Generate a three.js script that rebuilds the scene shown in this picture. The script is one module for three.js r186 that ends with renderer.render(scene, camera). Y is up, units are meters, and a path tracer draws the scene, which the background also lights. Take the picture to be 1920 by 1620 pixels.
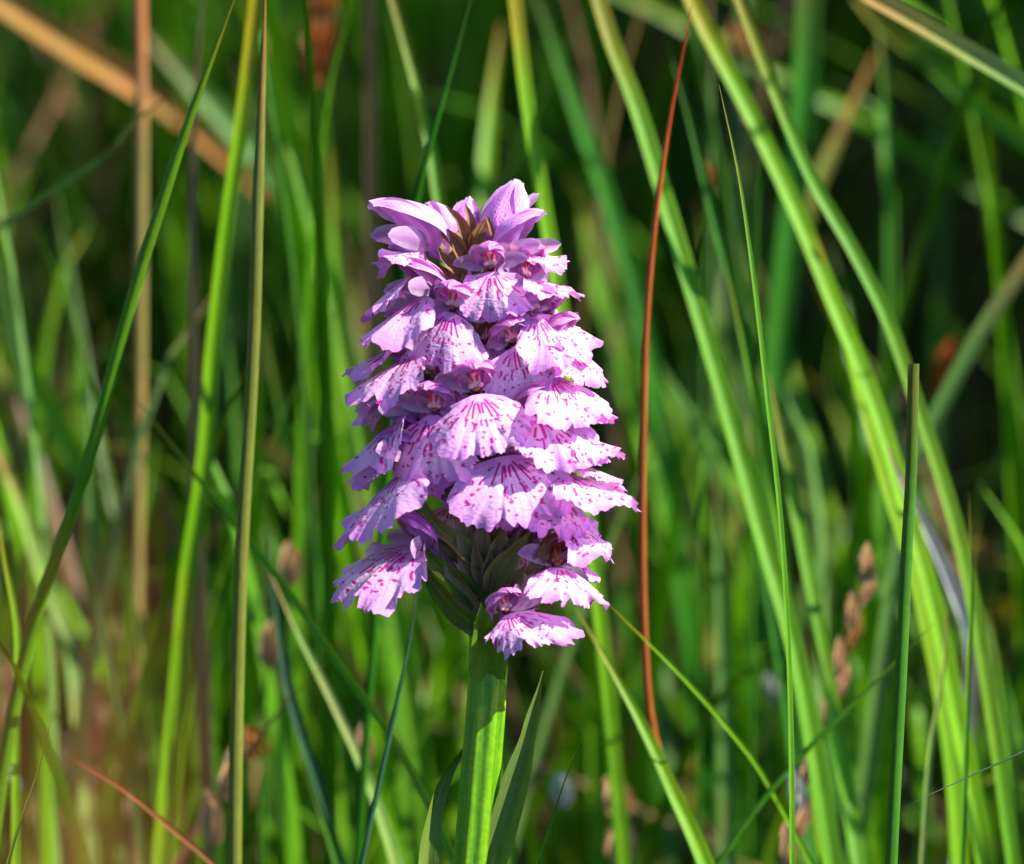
import * as THREE from 'three';
import { Sky } from 'three/addons/objects/Sky.js';
import { mergeGeometries } from 'three/addons/utils/BufferGeometryUtils.js';

// ---------------------------------------------------------------- camera, sky, sun, exposure
const scene = new THREE.Scene();
const F = 0.55, K = 0.00007;                    // focus distance; metres per photo pixel in the plane of focus
const PITCH = THREE.MathUtils.degToRad(12);
const EYE = new THREE.Vector3(0, 0.305, 0.538);
const camera = new THREE.PerspectiveCamera(2 * THREE.MathUtils.radToDeg(Math.atan(810 * K / F)), 1920 / 1620, 0.02, 900);
camera.position.copy(EYE);
camera.rotation.set(-PITCH, 0, 0);
camera.focus = F;
camera.userData.fStop = 17;
scene.add(camera);

const SUN = new THREE.Vector3(0.68, 0.72, 0.07).normalize();
const sky = new Sky();
sky.name = 'sky';
sky.scale.setScalar(800);
Object.assign(sky.material.uniforms.turbidity, { value: 2.5 });
sky.material.uniforms.rayleigh.value = 1.2;
sky.material.uniforms.mieCoefficient.value = 0.004;
sky.material.uniforms.sunPosition.value.copy(SUN);
sky.userData.kind = 'structure';
scene.add(sky);
scene.environmentIntensity = 0.10;

const sun = new THREE.DirectionalLight(new THREE.Color(1, 0.95, 0.86), 5);
sun.position.copy(SUN).multiplyScalar(5);
sun.target.position.set(0, 0.1, -0.4);
sun.castShadow = true;
Object.assign(sun.shadow.camera, { left: -2, right: 2, top: 2, bottom: -2, near: 0.5, far: 12 });
sun.shadow.mapSize.set(4096, 4096);
scene.add(sun, sun.target);

const renderer = new THREE.WebGLRenderer({ antialias: true });
renderer.setSize(1024, 864);
renderer.toneMapping = THREE.LinearToneMapping;
renderer.toneMappingExposure = 2.65;
renderer.shadowMap.enabled = true;

// ---------------------------------------------------------------- helpers
const V = (x, y, z) => new THREE.Vector3(x, y, z);
function rng(seed) { let a = seed >>> 0; return () => { a = (a + 0x6D2B79F5) | 0; let t = Math.imul(a ^ (a >>> 15), 1 | a); t = (t + Math.imul(t ^ (t >>> 7), 61 | t)) ^ t; return ((t ^ (t >>> 14)) >>> 0) / 4294967296; }; }
const hash = (i, s) => { let h = Math.imul(i + 1013, 374761393) ^ Math.imul(s + 71, 668265263); h = Math.imul(h ^ (h >>> 13), 1274126177); return ((h ^ (h >>> 16)) >>> 0) / 4294967296; };
const noise1 = (x, s) => { const i = Math.floor(x), f = x - i, u = f * f * (3 - 2 * f); return (hash(i, s) * (1 - u) + hash(i + 1, s) * u) * 2 - 1; };
const noise2 = (x, y, s) => { const j = Math.floor(y), f = y - j, u = f * f * (3 - 2 * f); return noise1(x, s + j * 57) * (1 - u) + noise1(x, s + (j + 1) * 57) * u; };
const lerp = (a, b, t) => a + (b - a) * t, clamp = (x, a, b) => Math.min(b, Math.max(a, x));
const smooth = (a, b, x) => { const t = clamp((x - a) / (b - a), 0, 1); return t * t * (3 - 2 * t); };
const D2R = Math.PI / 180;
const FWD = V(0, -Math.sin(PITCH), -Math.cos(PITCH)), UP = V(0, Math.cos(PITCH), -Math.sin(PITCH)), RIGHT = V(1, 0, 0);
// the point that lies `back` metres behind the plane of focus in the direction of photo pixel (x, y)
function at(x, y, back = 0) {
  const d = F + back, s = d / F * K;
  return EYE.clone().addScaledVector(FWD, d).addScaledVector(RIGHT, (x - 960) * s).addScaledVector(UP, (810 - y) * s);
}
const QCAM = new THREE.Quaternion().setFromEuler(new THREE.Euler(-PITCH, 0, 0));

const taken = {};
function numbered(name) { const n = taken[name] = (taken[name] ?? -1) + 1; return n ? `${name}_${String(n).padStart(3, '0')}` : name; }
function shade(o) { o.traverse((m) => { if (m.isMesh) { m.castShadow = true; m.receiveShadow = true; } }); return o; }
function mesh(name, geometry, material, parent) { const m = new THREE.Mesh(geometry, material); m.name = name; parent.add(m); return m; }
function thing(name, label, category, position, group) {
  const g = new THREE.Group(); g.name = numbered(name); g.position.copy(position); g.userData = { label, category };
  if (group) g.userData.group = group;
  scene.add(g); return g;
}
function tinted(g, nu, nv, fn) { const c = []; for (let j = 0; j <= nv; j++) for (let i = 0; i <= nu; i++) c.push(...fn(i / nu, j / nv)); g.setAttribute('color', new THREE.Float32BufferAttribute(c, 3)); return g; }
const wear = (v, seed, brown) => { const n = noise1(v * 9, seed) * 0.5 + noise1(v * 31, seed + 4) * 0.3, t = brown * smooth(0.93 - 0.05 * hash(seed, 3), 0.99, v) + 0.22 * brown * smooth(0.45, 0.8, noise1(v * 14, seed + 9)); return [1 + 0.16 * n + 1.1 * t, 1 + 0.10 * n - 0.38 * t, 1 - 0.2 * n + 0.3 * t]; };
function grid(nu, nv, fn, uvfn) {             // surface of (nu+1) x (nv+1) points; fn(u in 0..1, v in 0..1) -> Vector3
  const p = [], t = [], idx = [];
  for (let j = 0; j <= nv; j++) for (let i = 0; i <= nu; i++) {
    const q = fn(i / nu, j / nv); p.push(q.x, q.y, q.z);
    const w = uvfn ? uvfn(i / nu, j / nv) : [i / nu, j / nv]; t.push(w[0], w[1]);
  }
  for (let j = 0; j < nv; j++) for (let i = 0; i < nu; i++) { const a = j * (nu + 1) + i, b = a + 1, c = a + nu + 1, d = c + 1; idx.push(a, b, d, a, d, c); }
  const g = new THREE.BufferGeometry();
  g.setAttribute('position', new THREE.Float32BufferAttribute(p, 3)); g.setAttribute('uv', new THREE.Float32BufferAttribute(t, 2)); g.setIndex(idx); g.computeVertexNormals();
  return g;
}
// a leaf-like strip along 3-D points: width(t), folded along its middle by cup (0 flat .. 1), faced towards hint
function strip(points, width, cup, hint, { n = 24, across = 4, wave = 0, seed = 1, twist = 0, brown = 0 } = {}) {
  const c = new THREE.CatmullRomCurve3(points, false, 'centripetal');
  const len = c.getLength(), pos = [], tan = [];
  for (let j = 0; j <= n; j++) { pos.push(c.getPointAt(j / n)); tan.push(c.getTangentAt(j / n)); }
  return tinted(grid(across, n, (u, v) => {
    const j = Math.round(v * n), T = tan[j], h = hint.clone().applyAxisAngle(T, twist * v);
    const side = V().crossVectors(T, h).normalize(), nor = V().crossVectors(side, T).normalize();
    const s = u * 2 - 1, w = width(v) / 2, e = wave * w * noise1(v * 7 + 3 * s, seed);
    return pos[j].clone().addScaledVector(side, s * w).addScaledVector(nor, (Math.abs(s) - 0.5) * cup * w + e * s * s);
  }, (u, v) => [u, v * len * 60]), across, n, (u, v) => wear(v, seed, brown));
}
function tube(points, radius, { n = 40, around = 10, ridge = 0, ridges = 7, seed = 1, brown = 0 } = {}) {
  const c = new THREE.CatmullRomCurve3(points, false, 'centripetal'), fr = c.computeFrenetFrames(n, false), len = c.getLength();
  const N0 = fr.normals[0];
  return tinted(grid(around, n, (u, v) => {
    const j = Math.round(v * n), q = c.getPointAt(j / n), T = fr.tangents[j];
    const a = N0.clone().addScaledVector(T, -N0.dot(T)).normalize(), b = V().crossVectors(T, a), th = u * Math.PI * 2;
    const r = radius(v) * (1 + ridge * Math.cos(th * ridges) + 0.3 * ridge * Math.cos(th * (ridges + 4) + 1));
    return q.addScaledVector(a, Math.cos(th) * r).addScaledVector(b, Math.sin(th) * r);
  }, (u, v) => [u, v * len * 60]), around, n, (u, v) => wear(v, seed, brown));
}
function texture(w, h, draw, srgb = true) {
  const cv = document.createElement('canvas'); cv.width = w; cv.height = h;
  draw(cv.getContext('2d'), w, h);
  const t = new THREE.CanvasTexture(cv); if (srgb) t.colorSpace = THREE.SRGBColorSpace;
  t.wrapS = t.wrapT = THREE.RepeatWrapping; return t;
}
function pixels(w, h, fn, srgb = true) {       // fn(u, v) -> [r, g, b] in 0..1
  const d = new Uint8Array(w * h * 4);
  for (let j = 0; j < h; j++) for (let i = 0; i < w; i++) { const c = fn(i / w, j / h), k = (j * w + i) * 4; d[k] = clamp(c[0], 0, 1) * 255; d[k + 1] = clamp(c[1], 0, 1) * 255; d[k + 2] = clamp(c[2], 0, 1) * 255; d[k + 3] = 255; }
  const t = new THREE.DataTexture(d, w, h); t.magFilter = t.minFilter = THREE.LinearFilter; t.wrapS = t.wrapT = THREE.RepeatWrapping; if (srgb) t.colorSpace = THREE.SRGBColorSpace; t.needsUpdate = true; return t;
}

// ---------------------------------------------------------------- materials
const veins = pixels(64, 256, (u, v) => {                       // parallel veins of grass, a little blotched along the blade
  const rib = 0.5 + 0.5 * Math.cos(u * Math.PI * 2 * 7), mid = Math.exp(-(((u - 0.5) * 14) ** 2));
  const b = 0.86 + 0.10 * noise2(u * 3, v * 6, 3) + 0.06 * noise2(u * 16, v * 24, 9) - 0.06 * rib + 0.06 * mid;
  return [b, b, b];
}, false);
function leafMaterial(r, g, b,  { through = 0.45, rough = 0.5 } = {}) {
  return new THREE.MeshPhysicalMaterial({ color: new THREE.Color().setRGB(r, g, b), map: veins, roughness: rough, transmission: through, thickness: 0, side: THREE.DoubleSide, bumpMap: veins, bumpScale: 0.00010, vertexColors: true, specularIntensity: 0.3 });
}
const COL = {
  lime: leafMaterial(0.19, 0.43, 0.004), green: leafMaterial(0.13, 0.34, 0.008), mid: leafMaterial(0.07, 0.25, 0.008), deep: leafMaterial(0.035, 0.20, 0.004),
  pale: leafMaterial(0.28, 0.44, 0.09), grey: leafMaterial(0.14, 0.29, 0.05), olive: leafMaterial(0.17, 0.19, 0.025, { through: 0.2 }),
  straw: leafMaterial(0.27, 0.21, 0.055, { through: 0.2 }), tan: leafMaterial(0.50, 0.26, 0.07, { through: 0.3 }), rust: leafMaterial(0.38, 0.095, 0.02, { through: 0.1 }),
  white: leafMaterial(0.52, 0.50, 0.47, { through: 0.2 }), cream: leafMaterial(0.70, 0.43, 0.22, { through: 0.3 }), orange: leafMaterial(0.5, 0.22, 0.06), dark: leafMaterial(0.03, 0.10, 0.035, { through: 0.2 }), yellow: leafMaterial(0.6, 0.5, 0.04),
};

// ---------------------------------------------------------------- ground
{
  const soil = pixels(256, 256, (u, v) => { const a = 0.5 + 0.5 * noise2(u * 40, v * 40, 5), b = 0.5 + 0.5 * noise2(u * 9, v * 9, 6); const t = 0.5 * a + 0.5 * b; return [0.16 + 0.16 * t, 0.12 + 0.15 * t, 0.06 + 0.06 * t]; });
  soil.repeat.set(1, 1);
  const g = grid(120, 120, (u, v) => { const x = (u * 2 - 1), z = (v * 2 - 1), X = Math.sign(x) * (Math.abs(x) * 3 + 400 * Math.abs(x) ** 6), Z = Math.sign(z) * (Math.abs(z) * 3 + 400 * Math.abs(z) ** 6); const near = Math.exp(-(X * X + Z * Z) / 30); return V(X, 0.012 * noise2(X * 9, Z * 9, 2) * near - 0.012, -Z); }, (u, v) => [(u - 0.5) * 12, (v - 0.5) * 12]);
  const m = mesh('ground', g, new THREE.MeshStandardMaterial({ map: soil, roughness: 1, bumpMap: soil, bumpScale: 0.006, side: THREE.DoubleSide }), scene);
  m.userData.kind = 'structure';
}

// ---------------------------------------------------------------- the grass of the meadow: nobody could count it
{
  const R = rng(77);
  const mass = new THREE.Group(); mass.name = 'meadow_grass'; mass.userData = { label: 'dense sunlit meadow grass, out of focus, filling the background', category: 'grass', kind: 'stuff' };
  scene.add(mass);
  const shapes = [];
  for (let k = 0; k < 9; k++) {
    const lean = 0.08 + 0.5 * R() * R(), droop = k % 3 === 0 ? 0.22 * R() : 0.07 * R();
    const p = [V(0, 0, 0), V(0, 0.34, lean * 0.10), V(0, 0.66, lean * 0.42), V(0, 0.9 - droop * 0.3, lean * 0.85 + droop * 0.3), V(0, 1 - droop, lean + droop)];
    shapes.push(strip(p, (t) => 0.0125 * (0.55 + 0.6 * t) * (1 - t ** 3.2) + 0.0006, 0.5, V(0, 0, 1), { n: 14, across: 2, twist: (R() - 0.5) * 2.2, brown: k % 2, seed: k + 60 }));
  }
  const white = leafMaterial(1, 1, 1, { through: 0.45, rough: 0.4 }); white.specularIntensity = 0.3;
  const lists = shapes.map(() => []);
  const add = (x, z, h, wd, tint, upright) => { let k = Math.floor(R() * shapes.length); if (upright && k % 3 === 0) k++; lists[k].push([x, z, h, wd, tint, upright]); };
  const green = (dead = 0) => {
    const t = R() - dead, y = R(), b = 0.75 + 0.5 * R();
    if (t < 0.10) return [0.34 * b, 0.21 * b, 0.09 * b];                 // dead blades
    if (t < 0.40) return [0.175 * b, 0.43 * b, 0.004 * b];
    if (t < 0.47) return [0.19 * b, 0.36 * b, 0.08 * b];
    return [lerp(0.05, 0.14, y) * b, lerp(0.19, 0.35, y) * b, 0.006 * b];
  };
  for (let i = 0; i < 35000; i++) {
    const z = -0.17 - 3.1 * R() ** 1.2, x = (R() * 2 - 1) * (0.5 + 0.42 * -z);
    const clump = noise2(x * 5 + 7, z * 5, 4);
    if (clump < -0.25 && R() < 0.75) continue;
    if (x > 0.01 - 0.03 * z && x < 0.6 && z > -1.8 && z < -0.46 && R() < 0.88) continue;      // an open hollow on the right
    const far = smooth(0.12, 1.1, -z), front = smooth(-0.62, -0.42, z);
    if (front > 0.5 && R() < 0.45) continue;
    const tall = R() < 0.06 ? 1.9 : 1;
    add(x, z, lerp(0.20 + 0.13 * R() + 0.15 * R() * far, (0.10 + 0.10 * R()) * tall, front), (0.34 + 0.75 * R() * R()) * lerp(0.6, 1, far), green(0.20 * smooth(0.02, -0.12, x) * (1 - smooth(0.3, 0.9, -z))));
  }
  for (let i = 0; i < 330; i++) {                                       // loose thin blades close behind the orchid
    const z = -0.09 - 0.12 * R(), x = (R() * 2 - 1) * 0.34;
    if (Math.abs(x) < 0.03 || (x > 0.03 && R() < 0.4)) continue;
    add(x, z, 0.13 + 0.17 * R() * R() + 0.05 * R(), 0.12 + 0.4 * R() * R(), green(0.1 * R()), true);
  }
  for (let i = 0; i < 7500; i++) { const z = -0.42 - 1.5 * R(); add(0.19 - 0.145 * z + 0.3 * R(), z, 0.44 + 0.2 * R(), 0.7 + 0.6 * R(), green()); }   // a tall tussock beside it
  for (let i = 0; i < 6000; i++) {                                      // short turf in front, under the frame
    const z = -0.14 + 0.9 * R(), x = (R() * 2 - 1) * 0.8;
    add(x, z, 0.04 + 0.06 * R(), 0.8 + 0.8 * R(), green());
  }
  const M = new THREE.Matrix4(), q = new THREE.Quaternion(), e = new THREE.Euler(), c = new THREE.Color();
  lists.forEach((list, k) => {
    const im = new THREE.InstancedMesh(shapes[k], white, list.length); im.name = 'grass_blades'; im.userData.kind = 'stuff';
    list.forEach(([x, z, h, wd, t, upright], i) => {
      const wild = R() < 0.42 && z < -0.22 && !upright ? 2.9 : upright ? 0.7 : 1; e.set((R() - 0.5) * 0.45 * wild, R() * Math.PI * 2, (R() - 0.5) * 0.45 * wild, 'YXZ');
      M.compose(V(x, -0.015, z), q.setFromEuler(e), V(h * 1.0 * (0.12 + wd * 0.24) / h * 1.6, h, h));
      im.setMatrixAt(i, M); im.setColorAt(i, c.setRGB(...t));
    });
    mass.add(im);
  });
  // dead litter lying on the soil
  const straw = new THREE.InstancedMesh(shapes[1], white, 2600); straw.name = 'dead_litter'; straw.userData.kind = 'stuff';
  for (let i = 0; i < 2600; i++) {
    const z = 0.3 - 3.2 * R(), x = (R() * 2 - 1) * 1.4, b = 0.6 + 0.5 * R();
    e.set(Math.PI / 2 * (0.75 + 0.25 * R()), R() * 6.28, 0, 'YXZ');
    M.compose(V(x, 0.01 + 0.05 * R(), z), q.setFromEuler(e), V(0.3, 0.1 + 0.15 * R(), 0.15));
    straw.setMatrixAt(i, M); straw.setColorAt(i, c.setRGB(0.36 * b, 0.24 * b, 0.11 * b));
  }
  mass.add(straw);
}

// ---------------------------------------------------------------- single blades and stalks that stand out
// pts: [photo x, photo y] from the tip (or the upper edge) down; back: metres behind the plane of focus at top and bottom; wid: photo pixels at top .. bottom
function path(pts, back, root = true) {
  const n = pts.length, p = pts.map(([x, y], i) => at(x, y, lerp(back[0], back[1], i / (n - 1))));
  if (root) {
    const a = p[n - 2], b = p[n - 1], d = b.clone().sub(a).normalize();
    const h = b.y;
    if (h > 0.02) {
      const out = V(d.x, 0, d.z).multiplyScalar(Math.min(0.5, h) * 0.45 / Math.max(0.35, -d.y));
      p.push(b.clone().add(V(out.x * 0.7, -h * 0.5, out.z * 0.7)), b.clone().add(V(out.x, -h - 0.02, out.z)));
    }
  }
  return p;
}
function blade(name, label, category, mat, pts, back, wid, { cup = 0.5, yaw = 0, round = false, root = true, tip = true, group, part = 'leaf', bend = 0 } = {}) {
  const p = path(pts, back, root);
  if (root) p.reverse();
  const base = p[0].clone(), local = p.map((q) => q.clone().sub(base));
  const g = thing(name, label, category, base, group);
  const s = K * (F + (back[0] + back[1]) / 2) / F, w = wid.map((x) => x * s);
  const n = w.length - 1, width = (t) => { const r = (root ? 1 - t : t) * n * 1.0, i = Math.min(n - 1, Math.floor(r)); const base = lerp(w[i], w[i + 1], r - i); return base * (tip ? Math.min(1, ((root ? 1 - t : 1 - t) * 9 + 0.02) ** 0.7) : 1); };
  const geo = round ? tube(local, (t) => width(t) / 2, { n: 64, around: 12, ridge: 0.06, ridges: 6, seed: Math.round(pts[0][0] + 31), brown: 0.7 })
    : strip(local, width, cup, V(Math.sin(yaw), 0.15, Math.cos(yaw)), { n: 72, across: 6, twist: bend, wave: 0.12, seed: Math.round(pts[0][0] + 17), brown: 0.8 });
  mesh(round ? 'stalk' : part, geo, mat, g);
  return g;
}
{
  const B = blade, rg = 'single blades standing out of the meadow';
  // left third
  B('grass_stalk', 'long green stalk leaning from the top edge down to the lower left corner', 'grass stalk', COL.green, [[446, -20], [360, 210], [290, 420], [220, 660], [170, 850], [110, 1030], [60, 1180], [0, 1480]], [0.02, 0.045], [22, 27, 34, 36], { round: true });
  B('grass_shoot', 'bright yellow-green blade just left of the olive upright stalk', 'grass blade', COL.lime, [[482, -30], [455, 200], [425, 420], [400, 640], [380, 880], [350, 1080], [330, 1300], [300, 1640]], [0.07, 0.09], [26, 34, 40, 44], { tip: false, yaw: 0.3 });
  B('rush_stalk', 'upright olive-brown stalk that turns dark green below, left of the orchid', 'rush stalk', COL.olive, [[498, -30], [490, 200], [482, 420], [478, 580], [470, 750], [455, 1000], [445, 1300], [440, 1640]], [0.02, 0.03], [20, 24, 28, 30], { round: true });
  B('dry_stalk', 'vertical straw-brown stalk at far left crossing the long green stalk', 'dry stalk', COL.straw, [[262, -30], [265, 250], [263, 500], [262, 750], [258, 1000], [255, 1400]], [0.15, 0.16], [22, 22, 24], { round: true, tip: false });
  B('dead_leaf', 'wide rust-tan dead leaf lying slantwise in the upper left corner', 'dead leaf', COL.tan, [[-60, -40], [110, 70], [240, 150], [340, 220], [440, 310], [500, 370]], [0.24, 0.34], [46, 52, 40, 20], { yaw: 0.1, tip: false, root: false });
  B('grass_shoot', 'thin grey-green blade tip slanting up to the right behind the straw-brown stalk', 'grass blade', COL.grey, [[345, 160], [250, 230], [200, 290], [80, 370], [-30, 450]], [0.09, 0.12], [12, 22, 24], {});
  B('grass_shoot', 'slender green blade above the left shoulder of the orchid, leaning left', 'grass blade', COL.green, [[728, -40], [780, 150], [805, 260], [825, 390], [850, 560]], [0.1, 0.09], [20, 26, 26], { tip: false });
  B('grass_shoot', 'narrow deep green blade leaning right, crossing another above the orchid', 'grass blade', COL.deep, [[890, -30], [840, 150], [800, 290], [775, 400], [755, 560]], [0.05, 0.06], [16, 19, 20], { round: true });
  B('grass_shoot', 'bright lime blade rising directly behind the top right flowers of the orchid', 'grass blade', COL.lime, [[962, -30], [985, 170], [1005, 300], [1035, 480], [1070, 700]], [0.09, 0.09], [28, 34, 38], { tip: false, yaw: 0.4 });
  B('grass_shoot', 'broad blurred lime blade directly above the orchid tip', 'grass blade', COL.lime, [[940, 40], [920, 200], [910, 350], [905, 600]], [0.24, 0.22], [26, 40, 44], {});
  B('grass_shoot', 'tall yellow-lime blurred blade behind the left edge of the orchid', 'grass blade', COL.lime, [[618, 270], [628, 400], [640, 600], [650, 860], [655, 1150], [655, 1400], [650, 1640]], [0.2, 0.2], [26, 38, 42, 46], {});
  B('grass_shoot', 'mid green blade curving down behind the lower left of the orchid', 'grass blade', COL.mid, [[490, 560], [515, 700], [545, 830], [590, 1000], [620, 1180]], [0.16, 0.17], [20, 34, 40], {});
  B('grass_shoot', 'thin bright green blade slanting from left to the foot of the orchid stem', 'grass blade', COL.green, [[250, 740], [390, 920], [520, 1080], [640, 1250], [740, 1390], [800, 1500], [850, 1610]], [0.07, 0.03], [14, 19, 18, 14], { yaw: -0.4 });
  B('grass_shoot', 'pale shining blade slanting down left of the orchid stem', 'grass blade', COL.pale, [[500, 1060], [560, 1190], [620, 1310], [680, 1440], [730, 1580]], [0.08, 0.08], [10, 28, 36, 34], { yaw: 0.5 });
  B('grass_stalk', 'dark bluish green thin stalk just left of the orchid stem', 'grass stalk', COL.dark, [[786, 1090], [775, 1160], [750, 1290], [715, 1450], [675, 1640]], [0.03, 0.03], [10, 13, 14], { round: true });
  B('grass_shoot', 'short thin dark blade with needle tip in the lower left corner', 'grass blade', COL.mid, [[98, 1342], [70, 1450], [20, 1600]], [0.0, 0.0], [6, 11, 16], {});
  B('dry_stalk', 'orange-brown withered thin blade slanting in the lower left corner', 'dry stalk', COL.orange, [[130, 1420], [230, 1480], [330, 1560], [420, 1640]], [0.05, 0.05], [10, 17, 17], {});
  B('grass_shoot', 'wide blurred green blade leaning from the left edge at mid height', 'grass blade', COL.green, [[-60, 480], [0, 580], [60, 700], [130, 830], [210, 1010]], [0.2, 0.2], [36, 50, 56], { tip: false, yaw: -0.3 });
  B('grass_shoot', 'bluish blade edge low on the left side behind the long green stalk', 'grass blade', COL.pale, [[-30, 800], [30, 930], [80, 1080], [130, 1220], [150, 1400]], [0.16, 0.16], [24, 34, 40], { yaw: 0.6 });
  B('grass_shoot', 'short lime blade at the left edge ending below the long green stalk', 'grass blade', COL.lime, [[-10, 930], [10, 1060], [32, 1180], [30, 1330]], [0.05, 0.05], [12, 22, 26], { yaw: 0.4 });
  B('grass_shoot', 'wide pale green blade behind the bright yellow-green blade at the bottom', 'grass blade', COL.pale, [[355, 1080], [335, 1200], [305, 1400], [280, 1640]], [0.26, 0.26], [30, 60, 70], { yaw: -0.3 });
  B('grass_shoot', 'grey-white dry blade upright near the left edge, behind the long green stalk', 'dry blade', COL.grey, [[160, 640], [168, 800], [172, 960], [190, 1150], [230, 1350]], [0.14, 0.14], [14, 20, 30], {});
  B('grass_shoot', 'broad green blade slanting right behind the dark olive stalk at mid left', 'grass blade', COL.green, [[180, 700], [260, 850], [350, 1000], [440, 1160], [500, 1330]], [0.22, 0.2], [26, 44, 50], { yaw: -0.4 });
  B('grass_shoot', 'short mid green blade at the bottom edge left of the dark bluish stalk', 'grass blade', COL.mid, [[560, 1400], [590, 1490], [640, 1640]], [0.08, 0.08], [12, 30, 36], {});
  B('grass_shoot', 'dark green blade bending beside the olive stalk toward the bottom', 'grass blade', COL.dark, [[500, 1000], [520, 1150], [545, 1300], [600, 1480], [640, 1640]], [0.09, 0.09], [16, 28, 34], {});
  B('grass_shoot', 'blurred grey-green blade slanting across the upper left behind the stalks', 'grass blade', COL.grey, [[250, 40], [330, 130], [430, 240], [540, 380], [620, 520], [660, 700]], [0.3, 0.3], [40, 54, 60], { yaw: 0.6 });
  B('grass_shoot', 'lit green blade arching between olive stalk and lime blade at upper left', 'grass blade', COL.green, [[505, 60], [540, 240], [590, 430], [640, 620]], [0.16, 0.16], [26, 36, 40], { tip: false });
  // right two thirds
  B('grass_shoot', 'long wide green blade sweeping down just left of the red-brown stalk top', 'grass blade', COL.green, [[1110, -40], [1150, 90], [1190, 190], [1260, 420], [1320, 620], [1380, 830], [1430, 1010], [1490, 1220], [1560, 1620]], [0.09, 0.06], [34, 38, 42, 48], { yaw: 0.35, tip: false });
  B('dry_stalk', 'dry red-brown stalk standing upright right of the orchid', 'dry stalk', COL.rust, [[1299, 0], [1280, 100], [1260, 200], [1230, 400], [1212, 600], [1206, 800], [1204, 1000], [1208, 1200], [1220, 1350], [1246, 1450], [1290, 1550], [1345, 1670]], [0.03, 0.07], [8, 14, 18, 20, 21, 21], { round: true });
  B('grass_shoot', 'broad lime blade arching through the upper right, left one of the crossing pair', 'grass blade', COL.lime, [[1270, -60], [1320, 50], [1400, 200], [1490, 390], [1560, 560], [1640, 760], [1700, 960], [1760, 1180]], [0.1, 0.08], [34, 38, 42, 40], { yaw: 0.4, tip: false });
  B('grass_shoot', 'narrower olive-lime blade crossing over the broad lime one at upper right', 'grass blade', COL.green, [[1375, -30], [1440, 140], [1520, 330], [1600, 470], [1660, 590], [1720, 760], [1790, 980], [1840, 1220]], [0.07, 0.07], [26, 32, 30, 30], { yaw: 0.4, tip: false });
  B('grass_shoot', 'sharp thin lime blade with free tip, right of the red-brown stalk', 'grass blade', COL.green, [[1348, 158], [1385, 330], [1415, 540], [1440, 760], [1460, 940], [1475, 1150], [1482, 1350], [1485, 1640]], [0.0, 0.0], [10, 13, 15, 15], { yaw: 0.5 });
  B('grass_shoot', 'wide saturated dark green blade upright behind the upper right crossing pair', 'grass blade', COL.deep, [[1518, -40], [1505, 200], [1480, 450], [1460, 640], [1440, 900]], [0.2, 0.2], [48, 58, 56], { tip: false, yaw: 0.2 });
  B('grass_shoot', 'broad pale yellow-green blade arching out of the top right corner', 'grass blade', COL.pale, [[1580, -40], [1640, -5], [1720, 40], [1830, 105], [1930, 165], [2050, 260]], [0.07, 0.06], [36, 46, 50, 50], { yaw: 0.1, tip: false });
  B('grass_shoot', 'wide blurred mid green blade just below the pale one in the top right corner', 'grass blade', COL.green, [[1610, -10], [1660, 50], [1740, 110], [1830, 195], [1940, 275], [2060, 400]], [0.2, 0.18], [30, 54, 60, 60], { yaw: -0.2, tip: false });
  B('grass_stalk', 'straight dark green stalk with a cut top at the right side', 'grass stalk', COL.mid, [[1713, 682], [1711, 780], [1708, 900], [1702, 1000], [1690, 1250], [1670, 1640]], [0.0, 0.0], [20, 22, 22, 22], { round: true, tip: false });
  B('dry_straw', 'pale bluish-white dead straw slanting behind the cut dark stalk', 'straw', COL.white, [[1660, 830], [1690, 900], [1740, 1000], [1780, 1090], [1816, 1195], [1812, 1330], [1790, 1640]], [0.065, 0.135], [12, 32, 36, 26, 10, 8], { yaw: 0.5, cup: 0.9 });
  B('grass_stalk', 'fine dark stalk with brown tip reaching in from the lower right edge', 'grass stalk', COL.dark, [[1700, 1512], [1760, 1482], [1820, 1455], [1930, 1405], [2050, 1360]], [0.0, 0.01], [5, 9, 11, 12], { round: true });
  B('grass_shoot', 'fine upright green stalk with a brown point near the right edge', 'grass blade', COL.green, [[1817, 922], [1822, 1100], [1815, 1300], [1803, 1640]], [0.04, 0.04], [10, 13, 14], {});
  B('grass_shoot', 'thin pale blade between the cut dark stalk and the fine brown-pointed stalk', 'grass blade', COL.pale, [[1776, 1130], [1770, 1250], [1745, 1400], [1728, 1640]], [0.06, 0.06], [9, 16, 18], {});
  B('grass_shoot', 'broad yellow-green blade descending from the lowest flower to the bottom edge', 'grass blade', COL.lime, [[1080, 1140], [1150, 1260], [1210, 1370], [1265, 1490], [1330, 1640]], [0.05, 0.045], [12, 44, 62, 70], { yaw: 0.3 });
  B('grass_shoot', 'thin lime blade with brown tip starting right below the lowest flower', 'grass blade', COL.lime, [[1136, 1128], [1200, 1190], [1280, 1270], [1360, 1360], [1440, 1470]], [0.03, 0.05], [8, 13, 14], { yaw: 0.4 });
  B('grass_shoot', 'grey-green blade slanting up to the right edge at mid height', 'grass blade', COL.grey, [[1960, 440], [1840, 620], [1770, 750], [1715, 870], [1690, 1000]], [0.14, 0.14], [30, 34, 30], { tip: false });
  B('grass_stalk', 'thin mid green stalk slanting up right across the lower right quarter', 'grass stalk', COL.mid, [[1755, 1165], [1680, 1240], [1600, 1320], [1500, 1420], [1360, 1600]], [0.05, 0.05], [9, 14, 16], { round: true });
  B('grass_shoot', 'bright lime upright blade behind the right leaf at the bottom', 'grass blade', COL.lime, [[1105, 1130], [1115, 1300], [1120, 1450], [1126, 1640]], [0.2, 0.2], [26, 40, 44], { yaw: -0.3 });
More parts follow.
